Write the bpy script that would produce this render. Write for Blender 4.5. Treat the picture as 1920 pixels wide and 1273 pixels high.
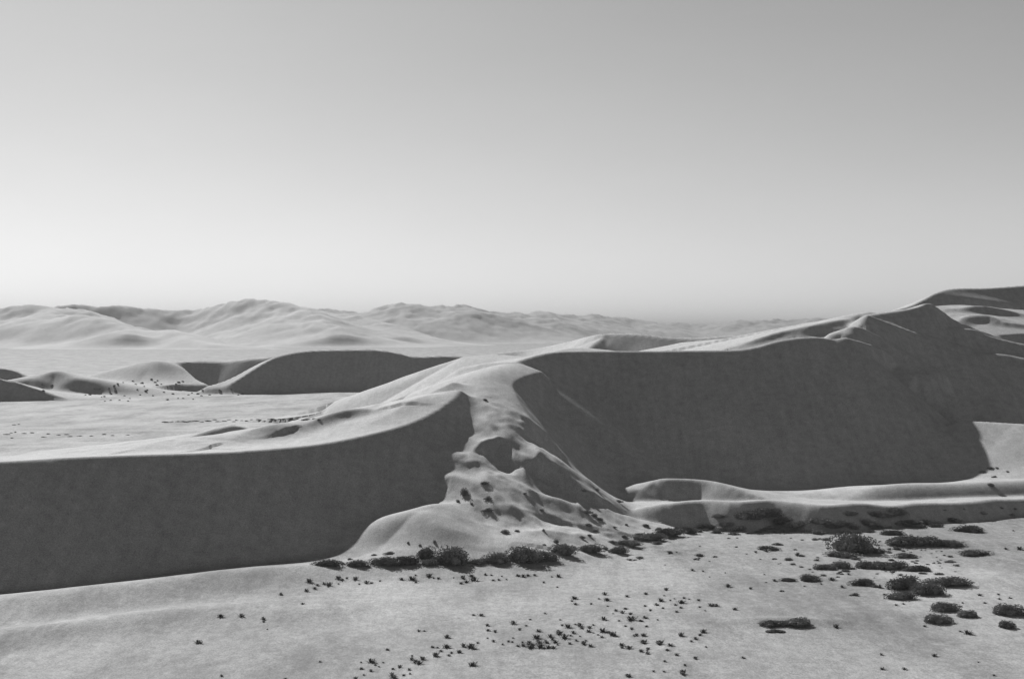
import bpy, math, random, time
import numpy as np
from mathutils import Vector

T0 = time.time()
S = bpy.context.scene
for o in list(bpy.data.objects):
    bpy.data.objects.remove(o)
COL = S.collection

# ---------------------------------------------------------------- camera, sky, sun, exposure
CAM_H = 40.0
F = 50.0 / 36.0            # focal length in picture widths
FPX = 1920 * F
YH = 630.0                 # horizon row of the level line of sight
cam_d = bpy.data.cameras.new('camera')
cam = bpy.data.objects.new('camera', cam_d)
COL.objects.link(cam)
cam_d.lens = 50; cam_d.sensor_width = 36; cam_d.clip_start = 0.5; cam_d.clip_end = 90000
cam.location = (0, 0, CAM_H)
cam.rotation_euler = (math.radians(90) - math.atan((636.5 - YH) / FPX), 0, 0)
S.camera = cam

SUN_AZ = 22.0              # degrees to the left of the line of sight (+Y)
SUN_EL = 28.0
W = bpy.data.worlds.new('World'); S.world = W; W.use_nodes = True
nt = W.node_tree; nt.nodes.clear()
sky = nt.nodes.new('ShaderNodeTexSky'); sky.sky_type = 'NISHITA'; sky.sun_disc = False
sky.sun_elevation = math.radians(SUN_EL); sky.sun_rotation = math.radians(-SUN_AZ)
sky.altitude = 400; sky.air_density = 1.15; sky.dust_density = 0.27; sky.ozone_density = 1.0
sep = nt.nodes.new('ShaderNodeSeparateColor')          # black and white film behind an orange filter
bg = nt.nodes.new('ShaderNodeBackground'); bg.inputs['Strength'].default_value = 0.05
wo = nt.nodes.new('ShaderNodeOutputWorld')
nt.links.new(sky.outputs['Color'], sep.inputs['Color'])
tcs = nt.nodes.new('ShaderNodeTexCoord'); mp = nt.nodes.new('ShaderNodeMapping'); mp.inputs['Scale'].default_value = (1, 1, 3.0)
nz = nt.nodes.new('ShaderNodeTexNoise'); nz.inputs['Scale'].default_value = 2.2; nz.inputs['Detail'].default_value = 6; nz.inputs['Roughness'].default_value = 0.6
mr = nt.nodes.new('ShaderNodeMapRange'); mr.inputs['To Min'].default_value = 0.93; mr.inputs['To Max'].default_value = 1.07
ml = nt.nodes.new('ShaderNodeMath'); ml.operation = 'MULTIPLY'          # thin uneven veils of dust
nt.links.new(tcs.outputs['Generated'], mp.inputs['Vector']); nt.links.new(mp.outputs['Vector'], nz.inputs['Vector'])
nt.links.new(nz.outputs['Fac'], mr.inputs['Value']); nt.links.new(mr.outputs['Result'], ml.inputs[1])
mx = nt.nodes.new('ShaderNodeMix'); mx.data_type = 'FLOAT'; mx.inputs['Factor'].default_value = 0.5      # orange filter: half red, half green light
nt.links.new(sep.outputs['Red'], mx.inputs['A']); nt.links.new(sep.outputs['Green'], mx.inputs['B'])
nt.links.new(mx.outputs['Result'], ml.inputs[0]); nt.links.new(ml.outputs[0], bg.inputs['Color'])
nt.links.new(bg.outputs['Background'], wo.inputs['Surface'])

sd = bpy.data.lights.new('sun', 'SUN'); sun = bpy.data.objects.new('sun', sd); COL.objects.link(sun)
sd.energy = 5.0; sd.angle = math.radians(0.53); sd.color = (1, 1, 1)
a, e = math.radians(SUN_AZ), math.radians(SUN_EL)
sv = Vector((-math.sin(a) * math.cos(e), math.cos(a) * math.cos(e), math.sin(e)))
sun.rotation_euler = sv.to_track_quat('Z', 'Y').to_euler()
sun.location = sv * 500

S.view_settings.view_transform = 'Standard'; S.view_settings.look = 'None'
S.view_settings.exposure = 0.6; S.view_settings.gamma = 1.0

# ---------------------------------------------------------------- helpers
def at(px, py, d):
    """a point of the place seen at picture position (px, py) at d metres ahead"""
    return ((px - 960) * d / FPX, d, CAM_H - (py - YH) * d / FPX)

def hash2(ix, iy, seed):
    n = (ix.astype(np.int64) * 374761393 + iy.astype(np.int64) * 668265263 + seed * 974634777) & 0xFFFFFFFF
    n = ((n ^ (n >> 13)) * 1274126177) & 0xFFFFFFFF
    n = n ^ (n >> 16)
    return (n & 0xFFFFFF).astype(np.float32) / float(0xFFFFFF)

def vnoise(x, y, seed=0):
    ix = np.floor(x); iy = np.floor(y)
    fx = (x - ix).astype(np.float32); fy = (y - iy).astype(np.float32)
    ux = fx * fx * fx * (fx * (fx * 6 - 15) + 10); uy = fy * fy * fy * (fy * (fy * 6 - 15) + 10)
    a = hash2(ix, iy, seed); b = hash2(ix + 1, iy, seed); c = hash2(ix, iy + 1, seed); d = hash2(ix + 1, iy + 1, seed)
    return (a + (b - a) * ux + (c - a) * uy + (a - b - c + d) * ux * uy) * 2 - 1

def fbm(x, y, octv=4, seed=0, gain=0.5):
    s = np.zeros_like(x, dtype=np.float32); amp = 1.0; f = 1.0
    for i in range(octv):
        s += amp * vnoise(x * f + i * 17.3, y * f - i * 9.1, seed + i)
        amp *= gain; f *= 2.03
    return s

def smax(a, b, k):
    h = np.clip(0.5 + 0.5 * (a - b) / k, 0, 1)
    return b + (a - b) * h + k * h * (1 - h)

def catmull(P, n=5):
    P = np.array(P, float)
    Q = np.vstack([2 * P[0] - P[1], P, 2 * P[-1] - P[-2]])
    out = []
    for i in range(1, len(Q) - 2):
        p0, p1, p2, p3 = Q[i - 1], Q[i], Q[i + 1], Q[i + 2]
        for t in np.linspace(0, 1, n, endpoint=False):
            out.append(0.5 * ((2 * p1) + (-p0 + p2) * t + (2 * p0 - 5 * p1 + 4 * p2 - p3) * t * t + (-p0 + 3 * p1 - 3 * p2 + p3) * t ** 3))
    out.append(P[-1])
    return np.array(out)

# ---------------------------------------------------------------- dunes
# A dune is a crest line seen at picture positions with its distance, a steep lee side on the right
# of the line (walking along it) and a gentle windward side on the left, both falling away.
# crest entries: (px, py, distance[, rounding])
DUNES = []
def dune(name, crest, lee=0.62, wind=0.14, k_lee=0.5, k_wind=4.0, rnd=0.3, lee_reach=1e4, wind_reach=1e4, cap=0.25, n=4, drop=0.6):
    DUNES.append(dict(name=name, crest=[at(*c[:3]) for c in crest], lee=lee, wind=wind, k_lee=k_lee, k_wind=k_wind,
                      rnd=rnd, owner=name, cap=cap, n=n, drop=drop, reach=(lee_reach, wind_reach)))

# --- the near left dune with its long shaded slip face (crest walked from left to right: lee on the right)
dune('near_left', [(-1015, 908, 198), (-500, 887, 222), (0, 865, 248), (120, 858, 257), (250, 853, 265), (350, 850, 271), (450, 846, 277),
                   (540, 839, 283), (620, 829, 289), (700, 812, 297), (760, 796, 305), (810, 775, 315), (845, 752, 325),
                   (862, 733, 333)], lee=0.66, wind=0.06, k_wind=3, cap=0.5, rnd=0.5, wind_reach=40, drop=0.16)
# ridge behind it that climbs to the main dune
dune('near_left', [(430, 842, 312), (540, 828, 322), (640, 802, 330), (740, 768, 336), (800, 740, 341), (850, 716, 346)],
     lee=0.24, wind=0.40, k_lee=3, lee_reach=16, cap=0.5)
# sunlit spur below the saddle
dune('main', [(1090, 985, 282), (1060, 950, 290), (1020, 900, 300), (985, 850, 307), (950, 812, 312), (925, 760, 328), (905, 725, 343), (905, 700, 358), (960, 681, 382)],
     lee=0.38, wind=0.28, rnd=4, k_lee=2, k_wind=2, wind_reach=19, lee_reach=8, n=12)
# low ridges on its windward back
dune('near_left', [(340, 829, 430), (410, 822, 440), (470, 810, 450)], lee=0.45, wind=0.12, k_lee=1.0)
dune('near_left', [(440, 822, 405), (500, 813, 410), (556, 806, 415), (600, 806, 420)], lee=0.5, wind=0.12, k_lee=1.5)
dune('near_left', [(580, 800, 400), (650, 786, 410), (720, 776, 420)], lee=0.4, wind=0.12, k_lee=1.5)
# --- main dune in the middle and right
dune('main', [(960, 681, 382), (1000, 668, 392), (1040, 660, 400), (1100, 658, 404), (1200, 658, 405), (1300, 657, 405), (1380, 656, 406), (1420, 650, 408),
              (1455, 640, 410), (1490, 634, 411), (1530, 632, 412), (1570, 637, 413), (1587, 634, 414)],
     lee=0.64, wind=0.16, rnd=0.5, wind_reach=15, cap=0.8)
dune('main', [(1570, 637, 413), (1587, 634, 414), (1628, 645, 416), (1664, 660, 417), (1690, 690, 415), (1720, 740, 410)],
     lee=0.66, wind=0.4, rnd=1.2, wind_reach=5, cap=0.6)
dune('main', [(1690, 720, 416), (1740, 716, 418), (1800, 727, 418), (1860, 738, 417), (1910, 742, 415), (2000, 750, 410), (2200, 780, 400)],
     lee=0.66, wind=0.3, rnd=1.2, wind_reach=5)
# lit mounds on its windward back
dune('main', [(1020, 663, 520), (1085, 652, 530), (1190, 662, 540)], lee=0.10, wind=0.3, k_lee=2, lee_reach=60)
dune('main', [(870, 669, 640), (930, 665, 650), (990, 669, 640)], lee=0.10, wind=0.3, k_lee=2, lee_reach=60)
# its long arm that comes down towards the camera
dune('main', [(1240, 977, 301), (1160, 948, 311), (1100, 905, 317), (1040, 855, 326), (1000, 800, 341), (975, 745, 360), (960, 690, 379)],
     lee=0.62, wind=0.36, k_wind=3, k_lee=1.0, rnd=2.6, wind_reach=10, n=10)
# hollow with a lip in the spur, second arm, front mounds
dune('main', [(882, 852, 302), (900, 832, 306), (928, 818, 309), (950, 826, 309), (968, 850, 304)], lee=0.75, wind=0.1, k_lee=0.6, wind_reach=5, n=8)
dune('main', [(925, 912, 288), (965, 884, 296), (985, 878, 299), (1020, 903, 296), (1080, 937, 292), (1150, 960, 293), (1200, 974, 296)], lee=0.30, wind=0.5, rnd=1.2, k_wind=1, lee_reach=14, n=10)
dune('main', [(905, 1025, 258), (895, 990, 266), (882, 940, 279), (875, 900, 290), (868, 862, 300)], lee=0.22, wind=0.3, rnd=5, k_lee=3, k_wind=2, lee_reach=12, wind_reach=6, n=12)
dune('main', [(790, 958, 267), (810, 947, 270), (835, 944, 274), (870, 950, 277), (930, 965, 278), (1010, 990, 272), (1080, 1003, 270)], lee=0.27, wind=0.3, rnd=2.5, k_lee=2, k_wind=2, cap=0.3, n=10)
dune('main', [(745, 1030, 257), (820, 1010, 262), (900, 1006, 263), (980, 1010, 262)], lee=0.2, wind=0.12, rnd=5, k_lee=3, k_wind=3, n=8)
# --- dunes that climb to the right
dune('right', [(1280, 642, 640), (1400, 630, 590), (1500, 611, 535), (1570, 597, 485), (1632, 589, 452)], lee=0.2, wind=0.5, k_lee=3, lee_reach=60)
dune('right', [(1632, 590, 446), (1700, 580, 448), (1726, 574, 451), (1742, 569, 455), (1768, 584, 457), (1790, 600, 456), (1860, 628, 454), (1920, 646, 455), (2100, 690, 455), (2400, 740, 445)], lee=0.66, wind=0.16)
dune('right', [(1585, 622, 423), (1600, 612, 426), (1630, 621, 427), (1663, 641, 424), (1697, 664, 420), (1730, 694, 415)], lee=0.66, wind=0.3, rnd=1.6, wind_reach=5, cap=0.5)
dune('right', [(1628, 591, 437), (1663, 604, 437), (1713, 622, 436), (1760, 636, 435), (1800, 647, 434), (1850, 666, 432)], lee=0.66, wind=0.3, rnd=1.8, wind_reach=5, cap=0.5)
dune('right', [(1780, 614, 444), (1827, 618, 446), (1857, 630, 445), (1910, 643, 444), (2000, 660, 440)], lee=0.66, wind=0.3, rnd=1.5, wind_reach=5, cap=0.5)
dune('right', [(1800, 668, 429), (1830, 663, 430), (1880, 664, 431), (1930, 673, 430), (2050, 690, 428)], lee=0.66, wind=0.3, rnd=1.6, wind_reach=5, cap=0.5)
dune('right', [(1850, 712, 421), (1885, 702, 423), (1930, 703, 424), (2050, 718, 420)], lee=0.66, wind=0.3, rnd=1.8, wind_reach=5, cap=0.5)
# high back dune at the right edge
dune('right_back', [(1640, 590, 530), (1700, 576, 545), (1730, 563, 552), (1765, 547, 560), (1795, 541, 566), (1850, 540, 575), (1920, 535, 585), (2100, 520, 600), (2400, 530, 620)], lee=0.6, wind=0.3)
dune('right_back', [(1745, 575, 500), (1800, 572, 508), (1860, 577, 512), (1930, 582, 515), (2100, 590, 520)], lee=0.22, wind=0.14, rnd=2, lee_reach=45)
dune('right_back', [(1795, 602, 472), (1815, 592, 476), (1850, 591, 476), (1880, 602, 472), (1960, 612, 470)], lee=0.6, wind=0.2, rnd=1, lee_reach=10)
dune('right_back', [(1800, 789, 386), (1850, 791, 383), (1900, 794, 379), (1940, 797, 375), (2100, 815, 362), (2400, 840, 345)], lee=0.40, wind=0.6, rnd=1.2, k_lee=2, cap=1.0)
# --- low ridges along the foot of the main dune
dune('foot_front', [(1140, 968, 308), (1200, 952, 304), (1260, 943, 302), (1320, 938, 303), (1390, 940, 299), (1440, 937, 302), (1500, 943, 299), (1550, 947, 297), (1610, 943, 302), (1670, 948, 303), (1720, 943, 307), (1800, 942, 311), (1860, 936, 318), (1920, 935, 321), (2100, 925, 335), (2500, 915, 350)],
     lee=0.82, wind=0.12, rnd=1.5, k_lee=0.8)
dune('foot_back', [(1600, 925, 333), (1640, 913, 335), (1700, 907, 335), (1800, 906, 336), (1920, 900, 340), (2100, 893, 345), (2500, 885, 355)], lee=0.66, wind=0.15, rnd=4)
dune('foot_crescent', [(1205, 915, 336), (1228, 901, 339), (1250, 897, 338), (1320, 900, 336), (1370, 912, 330), (1440, 936, 322), (1490, 952, 316)], lee=0.74, wind=0.2, rnd=0.8)
# --- ridge behind the main dune
dune('behind', [(850, 674, 1150), (940, 661, 1130), (1000, 654, 1110), (1060, 642, 1060), (1115, 628, 1000), (1150, 625, 990), (1200, 626, 980), (1240, 631, 970), (1300, 633, 960), (1350, 630, 950),
                (1400, 627, 940), (1450, 622, 920), (1560, 605, 880), (1700, 590, 850)], lee=0.64, wind=0.2)
dune('behind', [(1136, 629, 992), (1118, 642, 975), (1095, 660, 955)], lee=0.32, wind=0.5, rnd=1)
# --- middle distance dune left of the middle
dune('middle', [(425, 724, 985), (455, 706, 996), (485, 687, 1006), (512, 672, 1016), (540, 663, 1030), (580, 657, 1045), (640, 655, 1055), (700, 655, 1060), (740, 660, 1065), (780, 668, 1070), (850, 667, 1080), (930, 678, 1080), (1000, 690, 1080)], lee=0.64, wind=0.2, wind_reach=15)
dune('middle_left', [(300, 681, 1075), (360, 677, 1090), (420, 677, 1090), (460, 673, 1085), (520, 668, 1080)], lee=0.66, wind=0.2)
dune('middle_left', [(150, 712, 1010), (200, 697, 1040), (245, 685, 1060), (280, 677, 1075), (310, 679, 1070), (335, 702, 1050), (360, 718, 1030)], lee=0.2, wind=0.3, rnd=6, wind_reach=10, cap=0.3)
dune('middle_left', [(70, 708, 960), (95, 697, 972), (115, 696, 972), (140, 708, 960)], lee=0.66, wind=0.2, rnd=3)
dune('far_left', [(-200, 684, 1000), (-50, 687, 1000), (20, 692, 1003), (50, 706, 1003)], lee=0.66, wind=0.2)
dune('far_left', [(-200, 705, 876), (-60, 700, 882), (10, 712, 888), (30, 716, 890), (65, 728, 890), (105, 741, 888), (140, 752, 885)], lee=0.66, wind=0.12)

# small sharp folds laid over the slopes along lines seen in the picture: (line, height, width on its right, width on its left)
FOLDS = [
    ([(350, 829), (400, 824), (440, 818), (468, 811)], 3.0, 3.2, 14.0),
    ([(430, 838), (470, 829), (520, 817), (556, 806)], 2.3, 4.5, 14.0),
    ([(570, 803), (640, 788), (700, 777)], 2.2, 2.6, 10.0),
    ([(260, 846), (320, 838), (370, 836)], 1.6, 5.0, 12.0),
    ([(1385, 652), (1430, 641), (1480, 629), (1545, 622)], 1.6, 2.2, 8.0),
    ([(1500, 628), (1550, 612), (1596, 601)], 1.3, 2.5, 6.0),
    ([(1770, 560), (1810, 567), (1860, 573), (1915, 577)], 1.6, 2.5, 5.0),
    ([(1800, 583), (1850, 585), (1915, 592)], 2.0, 2.5, 5.0),
    ([(690, 800), (760, 770), (815, 742)], 1.2, 6.0, 6.0),
    ([(1045, 850), (1030, 825), (1005, 800)], 1.2, 2.5, 2.5),
    ([(830, 905), (850, 903), (880, 915), (900, 940)], 1.3, 3.0, 3.0),
    ([(870, 870), (900, 880), (915, 905), (920, 925)], 1.0, 2.0, 3.0),
    ([(905, 950), (950, 955), (990, 975), (1040, 990)], 1.0, 3.0, 4.0),
    ([(1010, 930), (1060, 950), (1110, 975)], 1.2, 3.0, 3.0),
    ([(1060, 905), (1100, 930), (1150, 950)], 1.2, 2.0, 3.0),
    ([(800, 982), (850, 998), (905, 1008)], 0.4, 3.0, 3.5),
    ([(980, 1000), (1050, 1004), (1120, 1012)], 0.7, 2.5, 3.5),
]

# soft swells of the open ground: (px, py on the ground, length, width, height, turn in degrees)
SWELLS = [(200, 1125, 55, 9, 1.7, 36), (520, 1085, 30, 6, 0.7, 36), (60, 1200, 24, 5, 0.8, 38), (300, 1160, 22, 4, 0.5, 36), (420, 1165, 26, 6, 0.4, 30),
          (830, 1022, 18, 13, 0.8, 15), (960, 1008, 20, 6, 1.8, 0), (1480, 1168, 8, 2.2, 0.5, 0), (1350, 1150, 25, 8, 0.35, 5),
          (1700, 1090, 14, 6, 0.5, 0), (1750, 1020, 18, 6, 0.6, 0), (150, 838, 60, 14, 1.5, 10), (60, 850, 60, 12, 1.6, 5),
          (330, 700 + 112, 50, 6, 0.8, 4), (100, 806, 50, 5, 0.7, 4)]

# ---------------------------------------------------------------- terrain grid
def build_grid():
    ys = [-25000, -12000, -6000, -3000, -1500, -700, -350, -200, -140]
    ys += list(np.arange(-100, 110, 5.0))
    y = 110.0
    while y < 3000:
        ys.append(y); y *= 1.0023 if 200 < y < 470 else 1.0033
    while y < 30000:
        ys.append(y); y *= 1.03
    ys = np.array(ys)
    NC = 800
    u = np.linspace(-1, 1, NC)
    t = np.linspace(0, 1, 22)[1:]
    wdt = 0.45 * np.maximum(ys, 60) + 34
    inner = u[None, :] * wdt[:, None]
    outer = (t ** 3)[None, :] * (np.full_like(ys, 26000))[:, None] + t[None, :] * wdt[:, None] * 0.3 + wdt[:, None]
    X = np.hstack([-outer[:, ::-1], inner, outer])
    Y = np.repeat(ys[:, None], X.shape[1], 1)
    return X, Y

def eval_dune(D, X, Y, Zcur):
    """upper envelope of the falls on both sides of the crest line"""
    C = catmull(D['crest'], D.get('n', 4))
    zt = C[:, 2].max(); zlo = -3
    rl = min((zt - zlo) / D['lee'], D['reach'][0] + (zt - zlo) / 0.6) + 8
    rw = min((zt - zlo) / D['wind'], D['reach'][1] + (zt - zlo) / 0.6) + 8
    reach = max(rl, rw)
    m = (X > C[:, 0].min() - reach) & (X < C[:, 0].max() + reach) & (Y > C[:, 1].min() - reach) & (Y < C[:, 1].max() + reach)
    x = X[m].astype(np.float32); y = Y[m].astype(np.float32)
    C = C.astype(np.float32)
    near = np.full(x.shape, 1e12, np.float32); side = np.zeros(x.shape, np.float32); zn = np.zeros(x.shape, np.float32); ws = np.zeros(x.shape, np.float32)
    r = np.float32(D['rnd']); n = len(C) - 1
    TG = np.diff(C[:, :2], axis=0); TG = TG / (np.linalg.norm(TG, axis=1, keepdims=True) + 1e-9)
    VT = np.vstack([TG[:1], TG[:-1] + TG[1:], TG[-1:]])     # mean direction at each crest vertex
    def seg(i):
        a, b = C[i], C[i + 1]
        dx, dy = b[0] - a[0], b[1] - a[1]
        t = ((x - a[0]) * dx + (y - a[1]) * dy) / (dx * dx + dy * dy + np.float32(1e-9))
        np.clip(t, 0, 1, out=t)
        ex = x - a[0] - t * dx; ey = y - a[1] - t * dy
        return a, b, dx, dy, t, ex, ey, ex * ex + ey * ey
    for i in range(n):
        a, b, dx, dy, t, ex, ey, d2 = seg(i)
        cr = ex * dy - ey * dx                              # > 0 on the right of the walk (lee)
        cr = np.where(t <= 0, ex * VT[i][1] - ey * VT[i][0], np.where(t >= 1, ex * VT[i + 1][1] - ey * VT[i + 1][0], cr))
        s = np.sign(cr)
        if i == 0 or i == n - 1:
            endcap = (t <= 0) if i == 0 else (t >= 1)
            s = np.where(endcap, cr / (np.sqrt(d2) + np.float32(1e-4)), s)
        up = d2 < near
        near = np.where(up, d2, near); side = np.where(up, s, side)
        wt = 1 / (d2 + np.float32(0.05)) ** 2
        zn += wt * (a[2] + t * (b[2] - a[2])); ws += wt
    sl_cap = D.get('cap', 0.25) * np.maximum(1 - np.abs(side), 0)
    w = 0.5 + 0.5 * side; w = w * w * (3 - 2 * w)
    sl = D['wind'] + (D['lee'] - D['wind']) * w + sl_cap
    rc = np.where(side > 0.9, D['reach'][0], np.where(side < -0.9, D['reach'][1], min(D['reach']))).astype(np.float32)
    dist = np.sqrt(near)
    best = zn / ws - sl * (np.sqrt(near + r * r) - r) - np.float32(D.get('drop', 0.6)) * np.maximum(dist - rc, 0)
    return m, best, side * dist

def terrain():
    X, Y = build_grid()
    R2 = np.hypot(X, Y)
    Z = np.zeros_like(X)
    # gentle swells of the pan and plain
    near = np.exp(-np.maximum(R2 - 900, 0) / 2500)
    Z += (0.35 * fbm(X / 60, Y / 60, 3, 3) + 0.06 * fbm(X / 9, Y / 9, 2, 8)) * near
    for (px, py, ln, wd, hh, tr) in SWELLS:
        d = CAM_H * FPX / (py - YH); cx = (px - 960) * d / FPX
        c, q = math.cos(math.radians(tr)), math.sin(math.radians(tr))
        ax = (X - cx) * c + (Y - d) * q; ay = -(X - cx) * q + (Y - d) * c
        Z += hh * np.exp(-np.clip((ax / ln) ** 2 + (ay / wd) ** 2, 0, 40))
    # the dune the camera stands on
    Z += np.clip(38.2 - 0.6 * np.sqrt((np.maximum(Y - 4, 0)) ** 2 + (0.22 * X) ** 2 + (0.35 * np.minimum(Y - 4, 0)) ** 2 + 4), 0, None)
    own = np.zeros(X.shape, int)
    names = ['ground']
    raw0 = Z.copy()
    for D in DUNES:
        m, zb, side = eval_dune(D, X, Y, Z)
        zc = Z[m]
        # low wind-made swells on the windward side only
        und = 0.25 * fbm(X[m] / 22, Y[m] / 22, 3, 21) * np.clip(-side / 10, 0, 1)
        zb = zb + und
        k = D['k_lee'] + (D['k_wind'] - D['k_lee']) * np.clip(-side / 8, 0, 1)
        zn = smax(zb, zc, k)
        if D['owner'] not in names: names.append(D['owner'])
        oi = names.index(D['owner'])
        o = own[m]; o[(zb > zc)] = oi; own[m] = o
        Z[m] = zn
    sp = np.exp(-np.clip(((X - 2 - 0.45 * (300 - Y)) / 26) ** 4 + ((Y - 296) / 44) ** 4, 0, 40))     # wind-cut gullies running down the spur
    sp = sp * (1 - np.clip((Y - 278) / 10, 0, 1) * (1 - 1 / (1 + np.exp(-np.clip((X + 8.5) / 1.3, -30, 30)))))
    u_ = 0.92 * X + 0.39 * Y; v_ = -0.39 * X + 0.92 * Y
    Z += sp * (0.5 * (0.5 - np.abs(fbm(u_ / 5.5, v_ / 17, 3, 91, 0.55))) + 0.16 * fbm(u_ / 2.0, v_ / 3.5, 2, 93))
    for pts, hh, wr, wl in FOLDS:
        L = np.array([ray_hit(X, Y, Z, px, py) for px, py in pts])
        D = dict(crest=[(p[0], p[1], 0) for p in L])
        C = catmull(D['crest'], 4); R = 5 * max(wr, wl)
        m = (X > C[:, 0].min() - R) & (X < C[:, 0].max() + R) & (Y > C[:, 1].min() - R) & (Y < C[:, 1].max() + R)
        x, y = X[m], Y[m]
        near = np.full(x.shape, 1e9); sd_ = np.zeros(x.shape); par = np.zeros(x.shape)
        for i in range(len(C) - 1):
            a, b = C[i], C[i + 1]; dx, dy = b[0] - a[0], b[1] - a[1]
            t = np.clip(((x - a[0]) * dx + (y - a[1]) * dy) / (dx * dx + dy * dy + 1e-9), 0, 1)
            ex, ey = x - a[0] - t * dx, y - a[1] - t * dy; d2 = ex * ex + ey * ey
            up = d2 < near
            near = np.where(up, d2, near); sd_ = np.where(up, ex * dy - ey * dx, sd_); par = np.where(up, (i + t) / (len(C) - 1), par)
        wdt = np.where(sd_ > 0, wr, wl); dd = np.sqrt(near) / wdt
        tap = np.clip(np.sin(np.pi * (0.08 + 0.84 * par)), 0, 1) ** 0.7
        Z[m] += hh * tap * np.exp(-dd * (0.4 + 0.6 * np.minimum(dd, 3)))
    return X, Y, Z, own, names

def zat(X, Y, Z, x, y):
    """height of the ground at a point, read from the terrain grid"""
    ys = Y[:, 0]; j = int(np.clip(np.searchsorted(ys, y) - 1, 0, len(ys) - 2))
    f = (y - ys[j]) / (ys[j + 1] - ys[j])
    return float((1 - f) * np.interp(x, X[j], Z[j]) + f * np.interp(x, X[j + 1], Z[j + 1]))

def ray_hit(X, Y, Z, px, py, d0=120.0):
    """where the line of sight through a picture position meets the ground"""
    k = (px - 960) / FPX; q = (py - YH) / FPX
    d = d0; prev = d0
    while d < 2500:
        if CAM_H - q * d < zat(X, Y, Z, k * d, d):
            lo, hi = prev, d
            for _ in range(12):
                mid = 0.5 * (lo + hi)
                if CAM_H - q * mid < zat(X, Y, Z, k * mid, mid): hi = mid
                else: lo = mid
            return (k * hi, hi, zat(X, Y, Z, k * hi, hi))
        prev = d; d += max(0.8, d * 0.004)
    return (k * d, d, 0.0)

def grid_normals(X, Y, Z):
    P = np.stack([X, Y, Z], -1)
    N = np.zeros_like(P)
    a, b, c, d = P[:-1, :-1], P[:-1, 1:], P[1:, 1:], P[1:, :-1]
    n = np.cross(c - a, d - b)
    n /= (np.linalg.norm(n, axis=-1, keepdims=True) + 1e-12)
    N[:-1, :-1] += n; N[:-1, 1:] += n; N[1:, 1:] += n; N[1:, :-1] += n
    N /= (np.linalg.norm(N, axis=-1, keepdims=True) + 1e-12)
    return N

def mesh_from_np(name, co, quads, normals=None, attrs=None):
    me = bpy.data.meshes.new(name)
    nv, nf = len(co), len(quads); kk = quads.shape[1]
    me.vertices.add(nv); me.loops.add(nf * kk); me.polygons.add(nf)
    me.vertices.foreach_set('co', np.ascontiguousarray(co, np.float32).ravel())
    me.loops.foreach_set('vertex_index', np.ascontiguousarray(quads, np.int32).ravel())
    me.polygons.foreach_set('loop_start', np.arange(0, nf * kk, kk, dtype=np.int32))
    me.polygons.foreach_set('use_smooth', np.ones(nf, bool))
    if attrs:
        for k, v in attrs.items():
            at_ = me.attributes.new(k, 'FLOAT', 'POINT')
            at_.data.foreach_set('value', np.ascontiguousarray(v, np.float32).ravel())
    me.update(calc_edges=True)
    if normals is not None:
        me.normals_split_custom_set_from_vertices(np.ascontiguousarray(normals, np.float32))
    return me

# ---------------------------------------------------------------- materials
def nmat(name):
    m = bpy.data.materials.new(name); m.use_nodes = True
    return m, m.node_tree, m.node_tree.nodes['Principled BSDF']

def noise(t, vec, scale, detail=3.0, rough=0.55):
    n = t.nodes.new('ShaderNodeTexNoise'); n.inputs['Scale'].default_value = scale
    n.inputs['Detail'].default_value = detail; n.inputs['Roughness'].default_value = rough
    t.links.new(vec, n.inputs['Vector'])
    return n.outputs['Fac']

def remap(t, fac, a, b, c, d):
    n = t.nodes.new('ShaderNodeMapRange'); n.clamp = True
    t.links.new(fac, n.inputs['Value'])
    for k, v in zip(('From Min', 'From Max', 'To Min', 'To Max'), (a, b, c, d)): n.inputs[k].default_value = v
    return n.outputs['Result']

def math_(t, op, a, b):
    n = t.nodes.new('ShaderNodeMath'); n.operation = op
    for i, v in enumerate((a, b)):
        if isinstance(v, (int, float)): n.inputs[i].default_value = v
        else: t.links.new(v, n.inputs[i])
    return n.outputs[0]

def scaled(t, vec, sx, sy, sz):
    n = t.nodes.new('ShaderNodeMapping'); n.inputs['Scale'].default_value = (sx, sy, sz)
    t.links.new(vec, n.inputs['Vector']); return n.outputs['Vector']

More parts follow.
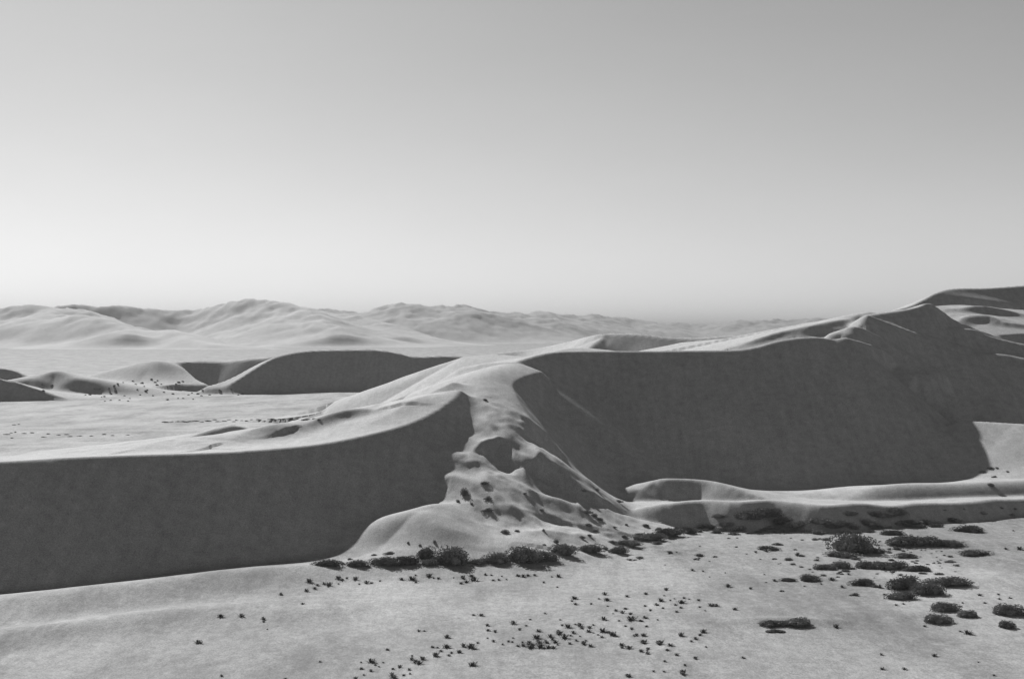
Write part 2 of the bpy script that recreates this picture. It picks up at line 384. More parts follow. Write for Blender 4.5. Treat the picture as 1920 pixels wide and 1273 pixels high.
def sand_material():
    m, t, b = nmat('sand')
    b.inputs['Roughness'].default_value = 0.95; b.inputs['Specular IOR Level'].default_value = 0.1
    g = t.nodes.new('ShaderNodeTexCoord').outputs['Object']
    big = remap(t, noise(t, g, 0.03, 4), 0.3, 0.7, 0.93, 1.07)
    mid = remap(t, noise(t, g, 0.45, 5, 0.65), 0.3, 0.7, 0.87, 1.13)
    slip = remap(t, noise(t, scaled(t, g, 1.0, 0.12, 0.12), 0.55, 5, 0.7), 0.3, 0.7, 0.9, 1.1)     # avalanche tongues down the slopes
    mid = math_(t, 'MULTIPLY', mid, slip)
    fine = remap(t, noise(t, g, 4.5, 2, 0.7), 0.25, 0.75, 0.62, 1.38)
    # the bare pan: stony grey mottling in long patches, and thin pale salt crusts
    at_ = t.nodes.new('ShaderNodeAttribute'); at_.attribute_name = 'pan'
    st = scaled(t, g, 1.0, 0.45, 1.0)
    patch = remap(t, noise(t, st, 0.035, 6, 0.62), 0.40, 0.66, 0.98, 0.66)
    peb = remap(t, noise(t, st, 1.3, 4, 0.75), 0.35, 0.75, 1.06, 0.70)
    stain = remap(t, noise(t, scaled(t, g, 0.5, 0.16, 1.0), 0.13, 8, 0.68), 0.47, 0.66, 1.0, 0.62)
    pan = math_(t, 'MULTIPLY', math_(t, 'MULTIPLY', patch, peb), stain)
    pan = math_(t, 'ADD', math_(t, 'MULTIPLY', math_(t, 'SUBTRACT', pan, 1.0), at_.outputs['Fac']), 1.0)
    v = math_(t, 'MULTIPLY', math_(t, 'MULTIPLY', big, mid), math_(t, 'MULTIPLY', fine, pan))
    v = math_(t, 'MULTIPLY', v, 0.385)
    cc = t.nodes.new('ShaderNodeCombineColor')
    for k in ('Red', 'Green', 'Blue'): t.links.new(v, cc.inputs[k])
    t.links.new(cc.outputs['Color'], b.inputs['Base Color'])
    # wind ripples and trampled grains
    rp = noise(t, scaled(t, g, 1.2, 0.5, 1.0), 1.6, 4, 0.6)
    bp = t.nodes.new('ShaderNodeBump'); bp.inputs['Strength'].default_value = 0.35; bp.inputs['Distance'].default_value = 0.12
    t.links.new(rp, bp.inputs['Height']); t.links.new(bp.outputs['Normal'], b.inputs['Normal'])
    return m
SAND = sand_material()

DUNE_LABELS = {
    'ground': 'pale stony pan and open plain between the dunes',
    'near_left': 'near dune at left with long dark slip face and curved bright crest',
    'main': 'large central dune with broad dark slip face and sunlit rippled spur',
    'right': 'tall dune climbing to the right above the dark slip face',
    'right_back': 'highest dune at the right edge with dark cap and folded slopes',
    'foot_front': 'low rounded sand ridge with dark scrubby front at the foot of the large dune',
    'foot_back': 'second low sand ridge at right, behind the scrubby front ridge',
    'foot_crescent': 'small crescent of sand lying before the large dark slip face',
    'behind': 'hazy grey dune ridge behind the crest of the large central dune',
    'middle': 'long grey dune in the middle distance left of the centre',
    'middle_left': 'bush-dotted pale dune with dark hollow in the left middle distance',
    'far_left': 'small dark dune cut off by the left edge in the middle distance',
}
X, Y, Z, OWN, NAMES = terrain()
NRM = grid_normals(X, Y, Z)
PAN = np.clip(1.0 - OWN, 0, 1).astype(np.float32)
for _ in range(6):                      # soft edge where sand has drifted onto the pan
    q_ = PAN.copy(); q_[1:-1, 1:-1] = (PAN[:-2, 1:-1] + PAN[2:, 1:-1] + PAN[1:-1, :-2] + PAN[1:-1, 2:]) / 4; PAN = q_
PANF = PAN.reshape(-1)
print('terrain', X.shape, time.time() - T0)
nr, nc = X.shape
idx = np.arange(nr * nc).reshape(nr, nc)
quads = np.stack([idx[:-1, :-1], idx[:-1, 1:], idx[1:, 1:], idx[1:, :-1]], -1).reshape(-1, 4)
fo = np.stack([OWN[:-1, :-1], OWN[:-1, 1:], OWN[1:, 1:], OWN[1:, :-1]], -1).reshape(-1, 4).max(1)
co = np.stack([X, Y, Z], -1).reshape(-1, 3); nn = NRM.reshape(-1, 3)
for oi, nm in enumerate(NAMES):
    q = quads[fo == oi]
    if not len(q): continue
    used, inv = np.unique(q, return_inverse=True)
    me = mesh_from_np('ground' if oi == 0 else 'sand_dune', co[used], inv.reshape(-1, 4), nn[used], {'pan': PANF[used]})
    ob = bpy.data.objects.new('ground' if oi == 0 else 'sand_dune', me); COL.objects.link(ob)
    me.materials.append(SAND); ob['kind'] = 'structure'
    ob['label'] = DUNE_LABELS[nm]; ob['category'] = 'ground' if oi == 0 else 'sand dune'
print('built', time.time() - T0)

# ---------------------------------------------------------------- far mountains
def mountains():
    ys = np.linspace(3600, 13500, 330); u = np.linspace(-1, 1, 620)
    X = u[None, :] * (0.46 * ys + 300)[:, None]; Y = np.repeat(ys[:, None], 620, 1)
    wx = X + 90 * fbm(X / 900, Y / 900, 3, 51); wy = Y + 180 * fbm(X / 900, Y / 900, 3, 77)
    ranges = [
        [[(-700, 560, 6400), (-350, 575, 6200), (-100, 572, 6000), (0, 569, 5900), (60, 563, 5800), (100, 567, 5700), (150, 585, 5300), (200, 600, 4900), (240, 625, 4500)], .30],
        [[(100, 566, 6700), (200, 573, 6900), (260, 578, 7000), (350, 583, 7100), (400, 572, 7000), (440, 565, 6900), (480, 561, 6800), (520, 567, 6700), (600, 590, 6000), (640, 625, 5300)], .30],
        [[(230, 625, 4700), (290, 611, 4800), (330, 623, 4650), (390, 645, 4300)], .30],
        [[(480, 575, 8200), (600, 574, 8300), (690, 575, 8300), (750, 568, 8200), (800, 570, 8200), (880, 573, 8400), (960, 578, 8700), (1050, 585, 9100), (1130, 592, 9600), (1200, 601, 10000), (1300, 618, 10500)], .26],
        [[(600, 582, 7400), (650, 585, 7000), (700, 605, 6500), (760, 630, 5900)], .28],
        [[(1050, 606, 12500), (1250, 605, 12500), (1450, 598, 12500), (1600, 594, 12500), (1900, 590, 12500), (2300, 590, 12500)], .2],
    ]
    Z = np.full(X.shape, -30.0); best = np.full(X.shape, -30.0)
    for pts, sl in ranges:
        D = dict(crest=[at(*p) for p in pts], lee=sl, wind=sl, rnd=40, reach=(1e5, 1e5))
        m, zb, side = eval_dune(D, wx, wy, None)
        Z[m] = smax(zb, Z[m], 15.0)
    h = np.clip(Z / 120, 0, 1.6)
    rid = 1 - np.abs(fbm(X / 420, Y / 700, 4, 5))
    rid2 = 1 - np.abs(fbm(X / 90, Y / 140, 3, 15))
    Z = Z + h * (17 * (rid - 0.75) + 6 * (rid2 - 0.7) + 2.5 * fbm(X / 40, Y / 40, 2, 31))
    Z = np.where(Z < 28, 28 * np.exp(np.minimum(Z - 28, 0) / 28), Z) - 4.4      # fans of scree run out onto the plain
    return X, Y, Z
MX, MY, MZ = mountains()
mi = np.arange(MX.size).reshape(MX.shape)
mq = np.stack([mi[:-1, :-1], mi[:-1, 1:], mi[1:, 1:], mi[1:, :-1]], -1).reshape(-1, 4)
me = mesh_from_np('mountains', np.stack([MX, MY, MZ], -1).reshape(-1, 3), mq)
mo = bpy.data.objects.new('mountains', me); COL.objects.link(mo); mo['kind'] = 'structure'
mo['label'] = 'pale hazy mountain range along the horizon'; mo['category'] = 'mountains'
def rock_material():
    m, t, b = nmat('rock')
    b.inputs['Roughness'].default_value = 0.95; b.inputs['Specular IOR Level'].default_value = 0.1
    g = t.nodes.new('ShaderNodeTexCoord').outputs['Object']
    v = remap(t, noise(t, scaled(t, g, 1, 0.5, 2.0), 0.006, 9, 0.72), 0.35, 0.65, 0.34, 0.52)
    cc = t.nodes.new('ShaderNodeCombineColor')
    for k in ('Red', 'Green', 'Blue'): t.links.new(v, cc.inputs[k])
    t.links.new(cc.outputs['Color'], b.inputs['Base Color'])
    return m
me.materials.append(rock_material())

# ---------------------------------------------------------------- vegetation
def plant_material(name, lo, hi):
    m, t, b = nmat(name)
    b.inputs['Roughness'].default_value = 0.8; b.inputs['Specular IOR Level'].default_value = 0.2
    g = t.nodes.new('ShaderNodeTexCoord').outputs['Object']
    info = t.nodes.new('ShaderNodeObjectInfo')
    v = remap(t, noise(t, g, 6.0, 3, 0.7), 0.3, 0.7, lo, hi)
    v = math_(t, 'MULTIPLY', v, remap(t, info.outputs['Random'], 0, 1, 0.8, 1.25))
    cc = t.nodes.new('ShaderNodeCombineColor')
    for k in ('Red', 'Green', 'Blue'): t.links.new(v, cc.inputs[k])
    t.links.new(cc.outputs['Color'], b.inputs['Base Color'])
    return m
LEAF = plant_material('leaf', 0.15, 0.29)
STEM = plant_material('stem', 0.06, 0.12)
GRASS = plant_material('dry_grass', 0.08, 0.2)

def foliage_mesh(seed, nleaf=1500, lobes=9, flat=0.62):
    """a low desert shrub of unit half width: several lobes covered with small leaf sprays"""
    r = random.Random(seed); V = []; Fc = []
    L = []
    for i in range(lobes):
        an = r.uniform(0, 2 * math.pi); rr = r.uniform(0.0, 0.62) if i else 0
        s = r.uniform(0.26, 0.46) * (1 - 0.35 * rr)
        L.append((math.cos(an) * rr, math.sin(an) * rr, s * r.uniform(0.35, 0.75), s, s * r.uniform(0.75, 1.15)))
    for c in L:                                             # a dense dark heart of twigs in each lobe
        base = len(V); n = 7; m = 4
        for j in range(m + 1):
            ph = -0.5 * math.pi + math.pi * j / m
            for i in range(n):
                th = 2 * math.pi * i / n
                q = r.uniform(0.4, 0.68)
                V.append((c[0] + c[3] * q * math.cos(ph) * math.cos(th), c[1] + c[3] * q * math.cos(ph) * math.sin(th), max(-0.05, c[2] + c[4] * q * math.sin(ph))))
        for j in range(m):
            for i in range(n):
                a_, b_ = base + j * n + i, base + j * n + (i + 1) % n
                Fc.append((a_, b_, b_ + n, a_ + n))
    for k in range(nleaf):
        c = r.choice(L)
        th = r.uniform(0, 2 * math.pi); u = r.uniform(-0.75, 1)
        st = math.sqrt(max(0, 1 - u * u)); q = r.uniform(0.7, 1.06) if r.random() < 0.93 else r.uniform(1.0, 1.2)
        n = Vector((st * math.cos(th), st * math.sin(th), u))
        p = Vector((c[0], c[1], c[2])) + Vector((n.x * c[3] * q, n.y * c[3] * q, n.z * c[4] * q))
        if p.z < -0.02: p.z = r.uniform(0, 0.1)
        d = (n + Vector((r.gauss(0, .5), r.gauss(0, .5), r.gauss(0.35, .5)))).normalized()
        w = d.cross(Vector((r.gauss(0, 1), r.gauss(0, 1), r.gauss(0, 1)))).normalized()
        ln = r.uniform(0.05, 0.11) * (1700 / max(nleaf, 900)) ** 0.25; wd = ln * r.uniform(0.28, 0.5)
        i = len(V)
        V += [tuple(p - w * wd * .6), tuple(p + d * ln * .5 + w * wd), tuple(p + d * ln), tuple(p + d * ln * .5 - w * wd)]
        Fc.append((i, i + 1, i + 2, i + 3))
    me = bpy.data.meshes.new('foliage'); me.from_pydata(V, [], Fc); me.materials.append(LEAF)
    return me

def stem_mesh(seed):
    r = random.Random(seed); V = []; Fc = []
    for k in range(9):
        an = r.uniform(0, 2 * math.pi); ln = r.uniform(0.35, 0.6); sp = r.uniform(0.3, 0.8)
        prev = None
        for j in range(4):
            f = j / 3; rad = 0.03 * (1 - 0.8 * f)
            p = Vector((math.cos(an) * sp * ln * f, math.sin(an) * sp * ln * f, -0.05 + ln * (f - 0.25 * f * f)))
            ring = len(V)
            for q in range(4):
                V.append((p.x + rad * math.cos(q * math.pi / 2), p.y + rad * math.sin(q * math.pi / 2), p.z))
            if prev is not None:
                for q in range(4): Fc.append((prev + q, prev + (q + 1) % 4, ring + (q + 1) % 4, ring + q))
            prev = ring
    me = bpy.data.meshes.new('stem'); me.from_pydata(V, [], Fc); me.materials.append(STEM)
    return me

def tuft_mesh(seed, n=46):
    """a clump of dry grass: blades fanning from a small cushion"""
    r = random.Random(seed); V = []; Fc = []
    for k in range(n):
        an = r.uniform(0, 2 * math.pi); rr = abs(r.gauss(0, 0.16)); out = r.uniform(0.1, 0.55); h = r.uniform(0.25, 0.62) * (1 - 0.5 * out)
        b = Vector((math.cos(an) * rr, math.sin(an) * rr, -0.03)); wv = Vector((-math.sin(an), math.cos(an), 0)) * r.uniform(0.03, 0.06)
        m = b + Vector((math.cos(an) * out * 0.5, math.sin(an) * out * 0.5, h * 0.75)); t = b + Vector((math.cos(an) * out, math.sin(an) * out, h * r.uniform(0.6, 1.05)))
        i = len(V); V += [tuple(b - wv), tuple(b + wv), tuple(m + wv * .8), tuple(m - wv * .8), tuple(t)]
        Fc += [(i, i + 1, i + 2, i + 3), (i + 3, i + 2, i + 4)]
    me = bpy.data.meshes.new('grass_tuft'); me.from_pydata(V, [], Fc); me.materials.append(GRASS)
    return me

FOL = [foliage_mesh(100 + i, 4200, 9 + 2 * (i % 5)) for i in range(10)]
FOL_S = [foliage_mesh(200 + i, 800, 7) for i in range(5)]
STM = [stem_mesh(300 + i) for i in range(4)]
TUF = [tuft_mesh(400 + i) for i in range(6)]
RND = random.Random(7)

def spot(px, py):
    return ray_hit(X, Y, Z, px, py)

def shrub(px, py, wpx, hpx, label, group=None, parts=True, d0=None):
    """a shrub whose foot is seen at (px, py), so many picture pixels wide and high"""
    x, y, z = spot(px, py)
    m = y / FPX
    sx = 0.5 * wpx * m * (1.6 if parts else 1.42); sz = max(hpx * m * 1.3, 0.3 * sx)
    sy = min(sx, max(0.6 * sx, sz)) * RND.uniform(0.75, 1.0)
    y += sy * 0.5; z = zat(X, Y, Z, x, y)
    if parts:
        o = bpy.data.objects.new('shrub', None); o.empty_display_size = 0.3
    else:
        o = bpy.data.objects.new('shrub', RND.choice(FOL_S))
    COL.objects.link(o)
    o.location = (x, y, z - 0.04 * sz); o.scale = (sx, sy, sz); o.rotation_euler = (0, 0, RND.choice((0, math.pi)) + RND.uniform(-.3, .3))
    o['label'] = label; o['category'] = 'shrub'
    if group: o['group'] = group
    if parts:
        for nm, me in (('foliage', RND.choice(FOL)), ('stem', RND.choice(STM))):
            c = bpy.data.objects.new(nm, me); COL.objects.link(c); c.parent = o
    return o

# --- the larger shrubs, one by one: (px, foot py, width, height, label)
BIG = [
    (618, 1062, 52, 13, 'low dark shrub farthest left in the row below the near dune'),
    (672, 1063, 40, 13, 'small flat shrub second from the left in the row at the dune foot'),
    (722, 1061, 46, 20, 'left half of the wide dark thicket third along the dune-foot row'),
    (760, 1061, 46, 22, 'right half of the wide dark thicket third along the dune-foot row'),
    (797, 1049, 36, 24, 'small round shrub just behind the tall dome shrub at the dune foot'),
    (806, 1060, 28, 13, 'low shrub pressed against the left side of the tall dome shrub'),
    (848, 1060, 62, 35, 'tallest dome-shaped dark shrub in the row at the dune foot'),
    (895, 1058, 34, 10, 'small low shrub right of the tall dome shrub at the dune foot'),
    (934, 1057, 48, 21, 'left end shrub of the long hedge-like thicket at the dune foot'),
    (984, 1056, 62, 31, 'highest shrub in the middle of the long hedge-like thicket'),
    (1022, 1053, 40, 22, 'right end shrub of the long hedge-like thicket at the dune foot'),
    (1057, 1041, 46, 21, 'pointed shrub just right of the long hedge-like thicket'),
    (1106, 1037, 52, 17, 'oval shrub second to the right of the long thicket'),
    (1160, 1038, 42, 16, 'oval shrub third to the right of the long thicket, standing a little apart'),
    (1180, 1024, 40, 12, 'low shrub at the left end of the scrub band under the spur'),
    (1215, 1013, 50, 15, 'dark shrub in the middle of the scrub band under the spur'),
    (1255, 1006, 52, 15, 'long dark shrub near the right end of the scrub band under the spur'),
    (1290, 1000, 34, 14, 'shrub at the right end of the scrub band beside the low ridge'),
    (1608, 1037, 84, 40, 'biggest round dark bush on the pan below the low ridge'),
    (1640, 1037, 30, 13, 'low shrub leaning on the right side of the biggest round bush'),
    (1580, 1045, 60, 9, 'flat dark strip of shrub in front of the biggest round bush'),
    (1672, 1003, 40, 11, 'small shrub between the low ridge and the feathery thicket at right'),
    (1698, 1023, 56, 20, 'left part of the feathery thicket right of the biggest bush'),
    (1740, 1024, 60, 21, 'middle part of the feathery thicket right of the biggest bush'),
    (1784, 1025, 46, 14, 'dark right tip of the feathery thicket right of the biggest bush'),
    (1823, 998, 52, 14, 'oval shrub alone on white sand near the right end of the low ridge'),
    (1828, 1042, 60, 10, 'long flat shrub alone on white sand at right'),
    (1702, 1046, 46, 10, 'small flat shrub just below the feathery thicket'),
    (1550, 1068, 40, 14, 'left shrub of the pair left of the long dark thicket on the pan'),
    (1582, 1066, 40, 15, 'right shrub of the pair left of the long dark thicket on the pan'),
    (1630, 1066, 52, 15, 'left end of the long dark thicket in the middle of the pan scrub'),
    (1680, 1068, 60, 19, 'middle of the long dark thicket in the pan scrub'),
    (1725, 1071, 42, 15, 'right end of the long dark thicket in the pan scrub'),
    (1520, 1090, 38, 14, 'dark shrub at the left edge of the pan scrub'),
    (1480, 1090, 30, 7, 'small flat shrub alone left of the pan scrub'),
    (1622, 1097, 46, 12, 'small oval shrub left of the largest feathery clump'),
    (1700, 1106, 64, 30, 'left shrub of the largest feathery clump on the pan'),
    (1740, 1116, 58, 26, 'front shrub of the largest feathery clump on the pan'),
    (1690, 1124, 44, 18, 'lowest left shrub of the largest feathery clump on the pan'),
    (1784, 1100, 76, 20, 'long dark shrub reaching right from the largest feathery clump'),
    (1770, 1146, 60, 18, 'dark oval shrub below the largest feathery clump'),
    (1760, 1169, 52, 18, 'ragged shrub lowest of those below the largest feathery clump'),
    (1819, 1157, 38, 13, 'small oval shrub right of the dark oval one on the pan'),
    (1895, 1154, 62, 22, 'wide dark shrub at the right edge of the pan'),
    (1890, 1178, 30, 15, 'small ragged shrub below the wide one at the right edge'),
    (1452, 1175, 46, 12, 'left shrub on the small scrubby hummock in the bare pan'),
    (1500, 1174, 50, 14, 'right shrub on the small scrubby hummock in the bare pan'),
    (1456, 1186, 34, 6, 'flat shrub just in front of the small scrubby hummock'),
    (1445, 1032, 32, 10, 'small shrub on the bare pan midway below the low ridge'),
]
for q in BIG: shrub(*q)
RIDGE = [(1330, 992, 30, 9), (1365, 990, 30, 9), (1405, 982, 44, 18), (1432, 975, 50, 18), (1470, 988, 40, 14), (1500, 993, 46, 14), (1540, 990, 46, 13), (1580, 992, 40, 12),
         (1630, 988, 44, 12), (1655, 975, 40, 14), (1685, 972, 46, 15), (1710, 986, 40, 10), (1745, 984, 40, 9), (1790, 980, 30, 8), (1600, 970, 34, 9), (1350, 975, 30, 8), (1455, 962, 24, 7)]
ORD = ['first', 'second', 'third', 'fourth', 'fifth', 'sixth', 'seventh', 'eighth', 'ninth', 'tenth', 'eleventh', 'twelfth', 'thirteenth', 'fourteenth', 'fifteenth', 'sixteenth', 'last']
for i, (px, py, w, h) in enumerate(sorted(RIDGE)):
    shrub(px, py, w, h, ORD[i] + ' dark bush counted from the left on the shaded front of the low sand ridge', 'bushes on the front of the low ridge')
SPUR = [(908, 910, 18, 7), (916, 938, 18, 8), (916, 960, 26, 8), (984, 927, 9, 4), (1016, 958, 14, 4), (949, 1000, 18, 9), (970, 997, 14, 5), (1019, 996, 8, 5), (1105, 989, 14, 7), (1117, 997, 12, 4),
        (1090, 1010, 14, 6), (1106, 1006, 12, 5), (1042, 1018, 16, 8), (1060, 1022, 8, 4), (1021, 1022, 8, 3), (815, 1018, 9, 6), (766, 1019, 6, 5), (787, 1024, 8, 4), (1098, 964, 26, 8), (1115, 969, 18, 7),
        (1127, 976, 14, 6), (1095, 924, 14, 5), (1120, 921, 12, 6), (1160, 942, 18, 6), (1212, 988, 14, 7), (884, 946, 6, 4), (859, 942, 8, 8), (908, 751, 10, 4), (1152, 990, 10, 4), (1175, 985, 9, 4), (872, 930, 22, 16)]  # last entry: a bush added to stand for a shadow pocket in the sand
for px, py, w, h in SPUR:
    if py > 990: lb = 'small dark bush low on the sunlit spur just above the row of shrubs', 'small bushes low on the spur'
    elif px > 1000: lb = 'small dark bush on the right-hand folds of the sunlit spur', 'small bushes on the right folds of the spur'
    else: lb = 'small dark bush on the upper left part of the sunlit spur, one standing in for a shadow pocket', 'small bushes high on the spur'
    shrub(px, py, w, h, lb[0], lb[1], parts=False)
RIGHT = [(1845, 886, 18, 5), (1860, 879, 14, 4), (1866, 895, 12, 4), (1860, 913, 14, 8), (1846, 966, 18, 8), (1773, 958, 9, 3), (1808, 956, 8, 3), (1880, 955, 10, 4), (1900, 968, 14, 5), (1870, 878, 8, 3), (1905, 957, 8, 4), (1890, 885, 7, 3)]
for px, py, w, h in RIGHT:
    shrub(px, py, w, h, 'small dark bush on the white sand slopes at the right edge', 'small bushes on the right sand slopes', parts=False)
FARB = [(505, 660), (530, 628), (585, 670), (570, 672), (590, 695), (620, 690), (625, 655), (640, 610), (660, 600), (690, 590), (745, 583), (770, 630), (800, 595), (815, 640), (850, 575), (870, 590), (880, 605), (905, 600),
        (828, 632), (730, 680), (785, 660), (940, 620), (990, 600), (1005, 590), (1025, 585), (940, 688), (1080, 650), (1085, 685), (1130, 665), (1140, 635), (1235, 635), (1242, 642), (1000, 680), (1030, 680), (560, 630), (610, 625),
        (650, 640), (235, 605), (290, 610), (240, 640), (860, 665), (700, 665), (550, 632), (480, 660), (760, 600), (810, 612), (885, 580), (920, 645), (970, 655), (1060, 660), (1110, 655), (1180, 660), (670, 690), (720, 695), (1340, 660), (1360, 655), (1300, 630)]
for px, py in FARB:
    k = RND.uniform(0.7, 1.3)
    shrub(px / 3, 520 + py / 3 + 1, 6 * k, 3.0 * k, 'tiny dark bush on the pale dune in the left middle distance', 'bushes on the distant pale dune', parts=False)
for i in range(34):
    t = i / 33
    shrub(305 + 290 * t + RND.uniform(-4, 4), 791 - 4 * t + RND.gauss(0, 1.6), RND.uniform(7, 16), RND.uniform(1.4, 2.6), 'low dark scrub in the thin line across the far pan', 'scrub line across the far pan', parts=False)
for px, py in [(20, 812), (28, 811), (45, 813), (12, 815), (60, 812), (90, 814), (110, 816), (125, 815), (150, 818), (170, 818), (195, 815), (25, 797), (35, 796), (22, 822), (80, 820), (130, 819), (210, 817), (240, 816)]:
    shrub(px, py, RND.uniform(6, 14), RND.uniform(1.5, 2.6), 'low dark scrub on the far pan near the left edge', 'scrub on the far pan at left', parts=False)

SCRUB = []
while len(SCRUB) < 150:
    px, py = RND.uniform(1180, 1800), RND.gauss(1055, 32)
    if 1006 < py < 1135 and (px > 1420 or py < 1060) and RND.random() < 0.35 + 0.65 * (px > 1480): SCRUB.append((px, py))
KS = [RND.choice((0.4, 0.5, 0.7, 0.9, 1.2, 1.5)) for _ in SCRUB]
order = sorted(range(len(SCRUB)), key=lambda i: -KS[i])
for i in order[:28]:                                        # the largest stand as bushes of their own
    px, py = SCRUB[i]; k = KS[i]
    shrub(px, py, 15 * k, 4.2 * k, *(('small low scrub bush on the open pan left of the biggest round bush', 'low scrub left of the biggest bush') if px < 1565 else ('small low scrub bush scattered between the larger bushes on the right-hand pan', 'low scrub between the larger bushes')), parts=False)
def scrub_cover():                                          # the rest is a scatter too small to pick apart
    src = [foliage_mesh(500 + i, 220, 5) for i in range(4)]
    dat = []
    for me_ in src:
        v = np.empty(len(me_.vertices) * 3, np.float32); me_.vertices.foreach_get('co', v)
        f = np.empty(len(me_.loops), np.int32); me_.loops.foreach_get('vertex_index', f)
        dat.append((v.reshape(-1, 3), f.reshape(-1, 4)))
    V, Q, n = [], [], 0
    for i in order[28:]:
        px, py = SCRUB[i]; k = KS[i]
        x, y, z = spot(px, py); m = y / FPX; sx = 0.5 * 15 * k * m * 1.42; sz = max(4.2 * k * m * 1.3, 0.3 * sx)
        v, f = RND.choice(dat)
        V.append(v * np.array([sx * RND.choice((-1, 1)), sx * 0.8, sz], np.float32) + np.array([x, y, z], np.float32)); Q.append(f + n); n += len(v)
    me = mesh_from_np('low_scrub', np.vstack(V), np.vstack(Q)); me.materials.append(LEAF)
    for me_ in src: bpy.data.meshes.remove(me_)
    o = bpy.data.objects.new('low_scrub', me); COL.objects.link(o)
    o['kind'] = 'stuff'; o['label'] = 'thin scatter of tiny low scrub over the right-hand pan'; o['category'] = 'scrub'
scrub_cover()
ROW = [(640, 1057, 14, 5), (655, 1050, 12, 5), (700, 1042, 12, 5), (731, 1039, 24, 6), (690, 1064, 16, 5), (905, 1050, 14, 5), (1075, 1030, 18, 7), (1135, 1030, 16, 6), (1150, 1018, 18, 6), (1200, 1005, 18, 6), (1235, 994, 18, 6), (1270, 992, 16, 6), (1310, 998, 20, 6), (1170, 1008, 14, 5), (885, 1062, 12, 4), (1195, 1030, 18, 6), (1235, 1020, 22, 6)]
for px, py, w, h in ROW:
    shrub(px, py, w, h, 'small scrub bush filling the gaps of the shrub row at the dune foot', 'small bushes in the shrub row', parts=False)

for i in range(34):
    t = i / 33
    k = RND.uniform(0.7, 1.4)
    shrub(1290 + 470 * t + RND.uniform(-8, 8), 998 - 10 * max(0, t - 0.6) / 0.4 + RND.gauss(0, 3.0), 24 * k, 7 * k, 'scrub bush in the ragged band along the base of the low sand ridge', 'scrub band along the base of the low ridge', parts=False)

# --- grass tufts on the pan
Z8 = [(330, 566), (332, 600), (345, 633), (300, 655), (385, 563), (405, 580), (425, 588), (447, 567), (383, 611), (470, 500), (500, 602), (535, 590), (495, 632), (500, 645), (585, 605), (555, 634), (590, 627), (600, 533), (600, 550),
      (620, 565), (640, 572), (655, 548), (637, 400), (665, 400), (708, 486), (735, 489), (783, 486), (752, 507), (725, 530), (810, 516), (795, 530), (850, 512), (788, 434), (920, 580), (875, 481), (915, 489), (948, 463), (925, 316), (967, 318),
      (1000, 371), (1005, 398), (1040, 404), (1000, 438), (1032, 455), (1080, 471), (1138, 361), (1170, 392), (1205, 372), (1225, 339), (1270, 401), (1305, 307), (1385, 341), (1110, 455), (1135, 437), (1130, 458), (1160, 480), (1185, 460),
      (1190, 478), (1225, 470), (1230, 485), (1265, 455), (1275, 468), (1285, 487), (1310, 460), (1260, 436), (1335, 430), (1345, 445), (1360, 460), (1370, 472), (1350, 490), (1325, 488), (1375, 400), (1380, 415), (1395, 370), (1425, 378),
      (1410, 436), (1440, 425), (1435, 467), (1455, 410), (1470, 450), (1490, 428), (1465, 365), (1490, 372), (1500, 385), (1520, 450), (1510, 468), (1545, 480), (1540, 383), (1560, 368), (1535, 403), (1560, 410), (1585, 420), (1610, 402),
      (1605, 432), (1640, 408), (1660, 420), (1675, 425), (1460, 228), (1447, 242), (1467, 259), (1548, 257), (1590, 230), (1622, 206), (1632, 237), (1636, 268), (1738, 217), (1840, 204), (1680, 293), (1665, 308), (1715, 303), (1730, 283),
      (1757, 310), (1615, 338), (1695, 346), (1762, 340), (1810, 347), (1730, 374), (1763, 389), (1842, 376), (1775, 425), (1825, 423), (1830, 463), (1705, 470), (1712, 488), (1750, 491), (1815, 508), (1850, 495), (1845, 520), (1750, 640), (1880, 614)]
BAND = [(40, 188), (85, 176), (100, 157), (135, 150), (160, 157), (210, 150), (320, 152), (360, 145), (385, 146), (300, 125), (255, 120), (230, 130), (210, 120), (55, 137), (430, 135), (545, 127), (600, 127), (620, 105), (690, 110), (715, 120),
        (740, 122), (820, 118), (870, 120), (915, 110), (930, 132), (890, 142), (860, 149), (620, 143), (990, 103), (1020, 105), (1075, 110), (1030, 132), (1060, 130), (1100, 127), (1160, 108), (1190, 112), (1215, 107), (1250, 105), (1340, 113),
        (1375, 112), (1297, 143), (1370, 168)]
Z6 = [(225, 617), (128, 638), (215, 645), (200, 670), (245, 668), (265, 660), (310, 657), (335, 662), (380, 668), (300, 680), (295, 703), (150, 715), (125, 695), (180, 690), (210, 705), (270, 690), (385, 700), (410, 716), (440, 693), (465, 695),
      (275, 722), (60, 757), (105, 765), (125, 750), (185, 760), (130, 790), (60, 800), (85, 832), (120, 832), (295, 833), (385, 832), (400, 817), (365, 850), (345, 862), (120, 868), (195, 873), (245, 881), (415, 889), (365, 943), (590, 940),
      (220, 957), (135, 905), (140, 918), (105, 907), (50, 890), (15, 880), (275, 926), (230, 903), (315, 975), (305, 1015), (215, 1005), (45, 1027)]
ZR = [(1245, 925), (1495, 930), (1705, 960), (1250, 993), (1355, 993), (1780, 1023), (625, 612), (520, 602), (505, 537), (430, 556), (350, 525), (400, 530), (380, 467), (550, 710), (1030, 793), (1710, 643), (1800, 640), (1805, 662), (1855, 657),
      (1735, 680), (1835, 425), (1900, 425), (1870, 338), (690, 545), (740, 575), (850, 455), (1060, 605), (880, 600), (1235, 605), (1315, 690), (1350, 685), (1450, 790), (1620, 815), (1655, 825), (1630, 680), (1260, 640), (1010, 570), (960, 590), (1090, 545), (700, 435), (650, 440)]
ZL = [(1240, 883), (1357, 881), (1480, 897), (1483, 912), (1503, 955), (1115, 1031), (1245, 1218), (1800, 1138), (1605, 1235), (1703, 813), (1580, 760)]
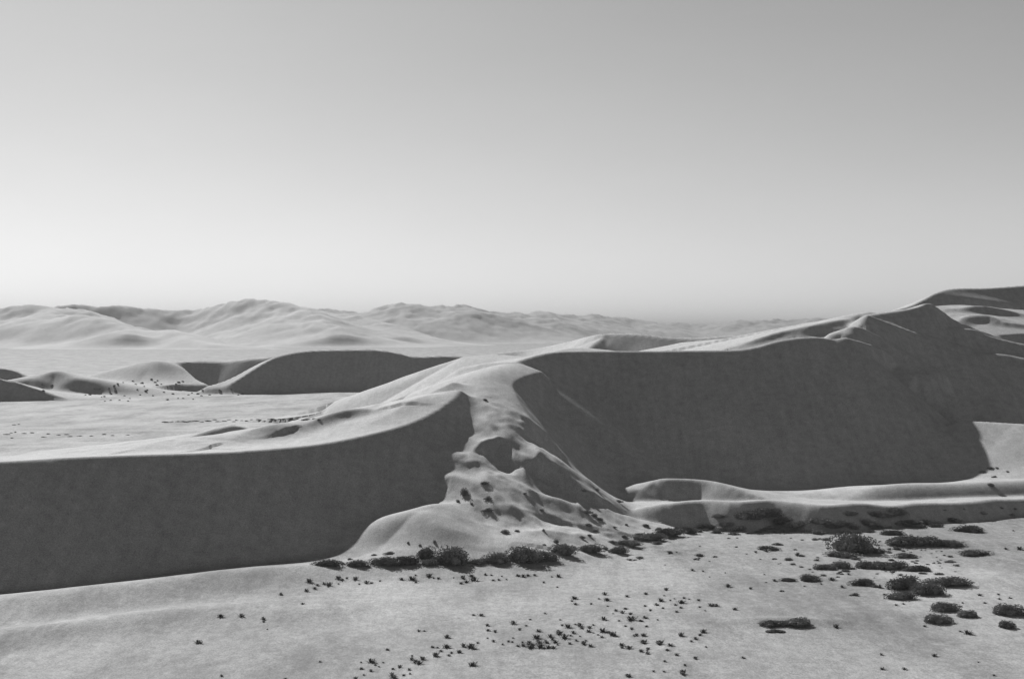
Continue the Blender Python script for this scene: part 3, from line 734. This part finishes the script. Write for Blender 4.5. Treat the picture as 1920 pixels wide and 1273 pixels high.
def tufts(pts, k, ox, oy, wlo, whi, label, group):
    for u, v in pts:
        x, y, z = spot(ox + u / k, oy + v / k + 1.5)
        o = bpy.data.objects.new('grass_tuft', RND.choice(TUF)); COL.objects.link(o)
        w = RND.uniform(wlo, whi) * y / FPX * RND.choice((0.5, 0.7, 0.85, 1.0, 1.2, 1.5))
        o.location = (x, y, z); o.scale = (w * RND.uniform(0.9, 1.3), w, w * RND.uniform(0.75, 1.0)); o.rotation_euler = (0, 0, RND.uniform(-0.4, 0.4))
        o['label'] = label; o['category'] = 'grass tuft'; o['group'] = group
PATCH = [('small grass tuft in the loose group at the bottom left end of the patch', 'tufts at the bottom left end of the patch', lambda u, v: u < 670),
         ('small grass tuft in the thin trail leading into the dense foreground patch', 'tufts in the thin trail', lambda u, v: u < 970),
         ('small dark grass tuft scattered above the dense foreground patch', 'tufts above the dense patch', lambda u, v: v < 360),
         ('small dark grass tuft in the left half of the dense foreground patch', 'tufts in the left half of the dense patch', lambda u, v: u < 1365),
         ('small dark grass tuft in the right half of the dense foreground patch', 'tufts in the right half of the dense patch', lambda u, v: u < 1690),
         ('small dark grass tuft just right of the dense foreground patch', 'tufts just right of the dense patch', lambda u, v: True)]
left = list(Z8)
for lb, gr, test in PATCH:
    sel = [p for p in left if test(*p)]; left = [p for p in left if not test(*p)]
    tufts(sel, 2.8235, 560, 1040, 10, 15, lb, gr)
tufts([p for p in Z6 if p[1] < 730], 2.526, 1160, 860, 8, 14, 'small grass tuft in the group left of the scrubby hummock', 'tufts in the upper right group')
tufts([p for p in Z6 if p[1] >= 730], 2.526, 1160, 860, 8, 14, 'small grass tuft in the sparse lower right group near the bottom edge', 'tufts in the sparse lower right group')
tufts(BAND, 2.8235, 560, 1040, 8, 13, 'faint little grass tuft in the band just below the row of shrubs', 'tufts below the shrub row')
tufts(ZR, 2.526, 1160, 860, 9, 13, 'lone small grass tuft on the pan around the right-hand scrub', 'tufts around the right scrub')
tufts(ZL, 3.0, 0, 860, 9, 12, 'lone small grass tuft on the bare left foreground', 'tufts on the bare left foreground')

# ---------------------------------------------------------------- haze
def haze():
    x, y0, y1, z0, z1 = 34000, -28000, 31000, -14.0, 260.0
    v = [(sx * x, yy, zz) for zz in (z0, z1) for yy in (y0, y1) for sx in (-1, 1)]
    f = [(0, 2, 3, 1), (4, 5, 7, 6), (0, 1, 5, 4), (2, 6, 7, 3), (0, 4, 6, 2), (1, 3, 7, 5)]
    me = bpy.data.meshes.new('haze'); me.from_pydata(v, [], f)
    o = bpy.data.objects.new('haze', me); COL.objects.link(o); o['kind'] = 'stuff'
    o['label'] = 'pale desert haze over the whole valley'; o['category'] = 'haze'
    m = bpy.data.materials.new('haze'); m.use_nodes = True; t = m.node_tree; t.nodes.clear()
    out = t.nodes.new('ShaderNodeOutputMaterial'); pv = t.nodes.new('ShaderNodeVolumePrincipled')
    pv.inputs['Color'].default_value = (.36, .36, .36, 1); pv.inputs['Density'].default_value = 7e-5
    pv.inputs['Anisotropy'].default_value = 0.1
    t.links.new(pv.outputs['Volume'], out.inputs['Volume'])
    me.materials.append(m)
haze()
print('done', time.time() - T0)
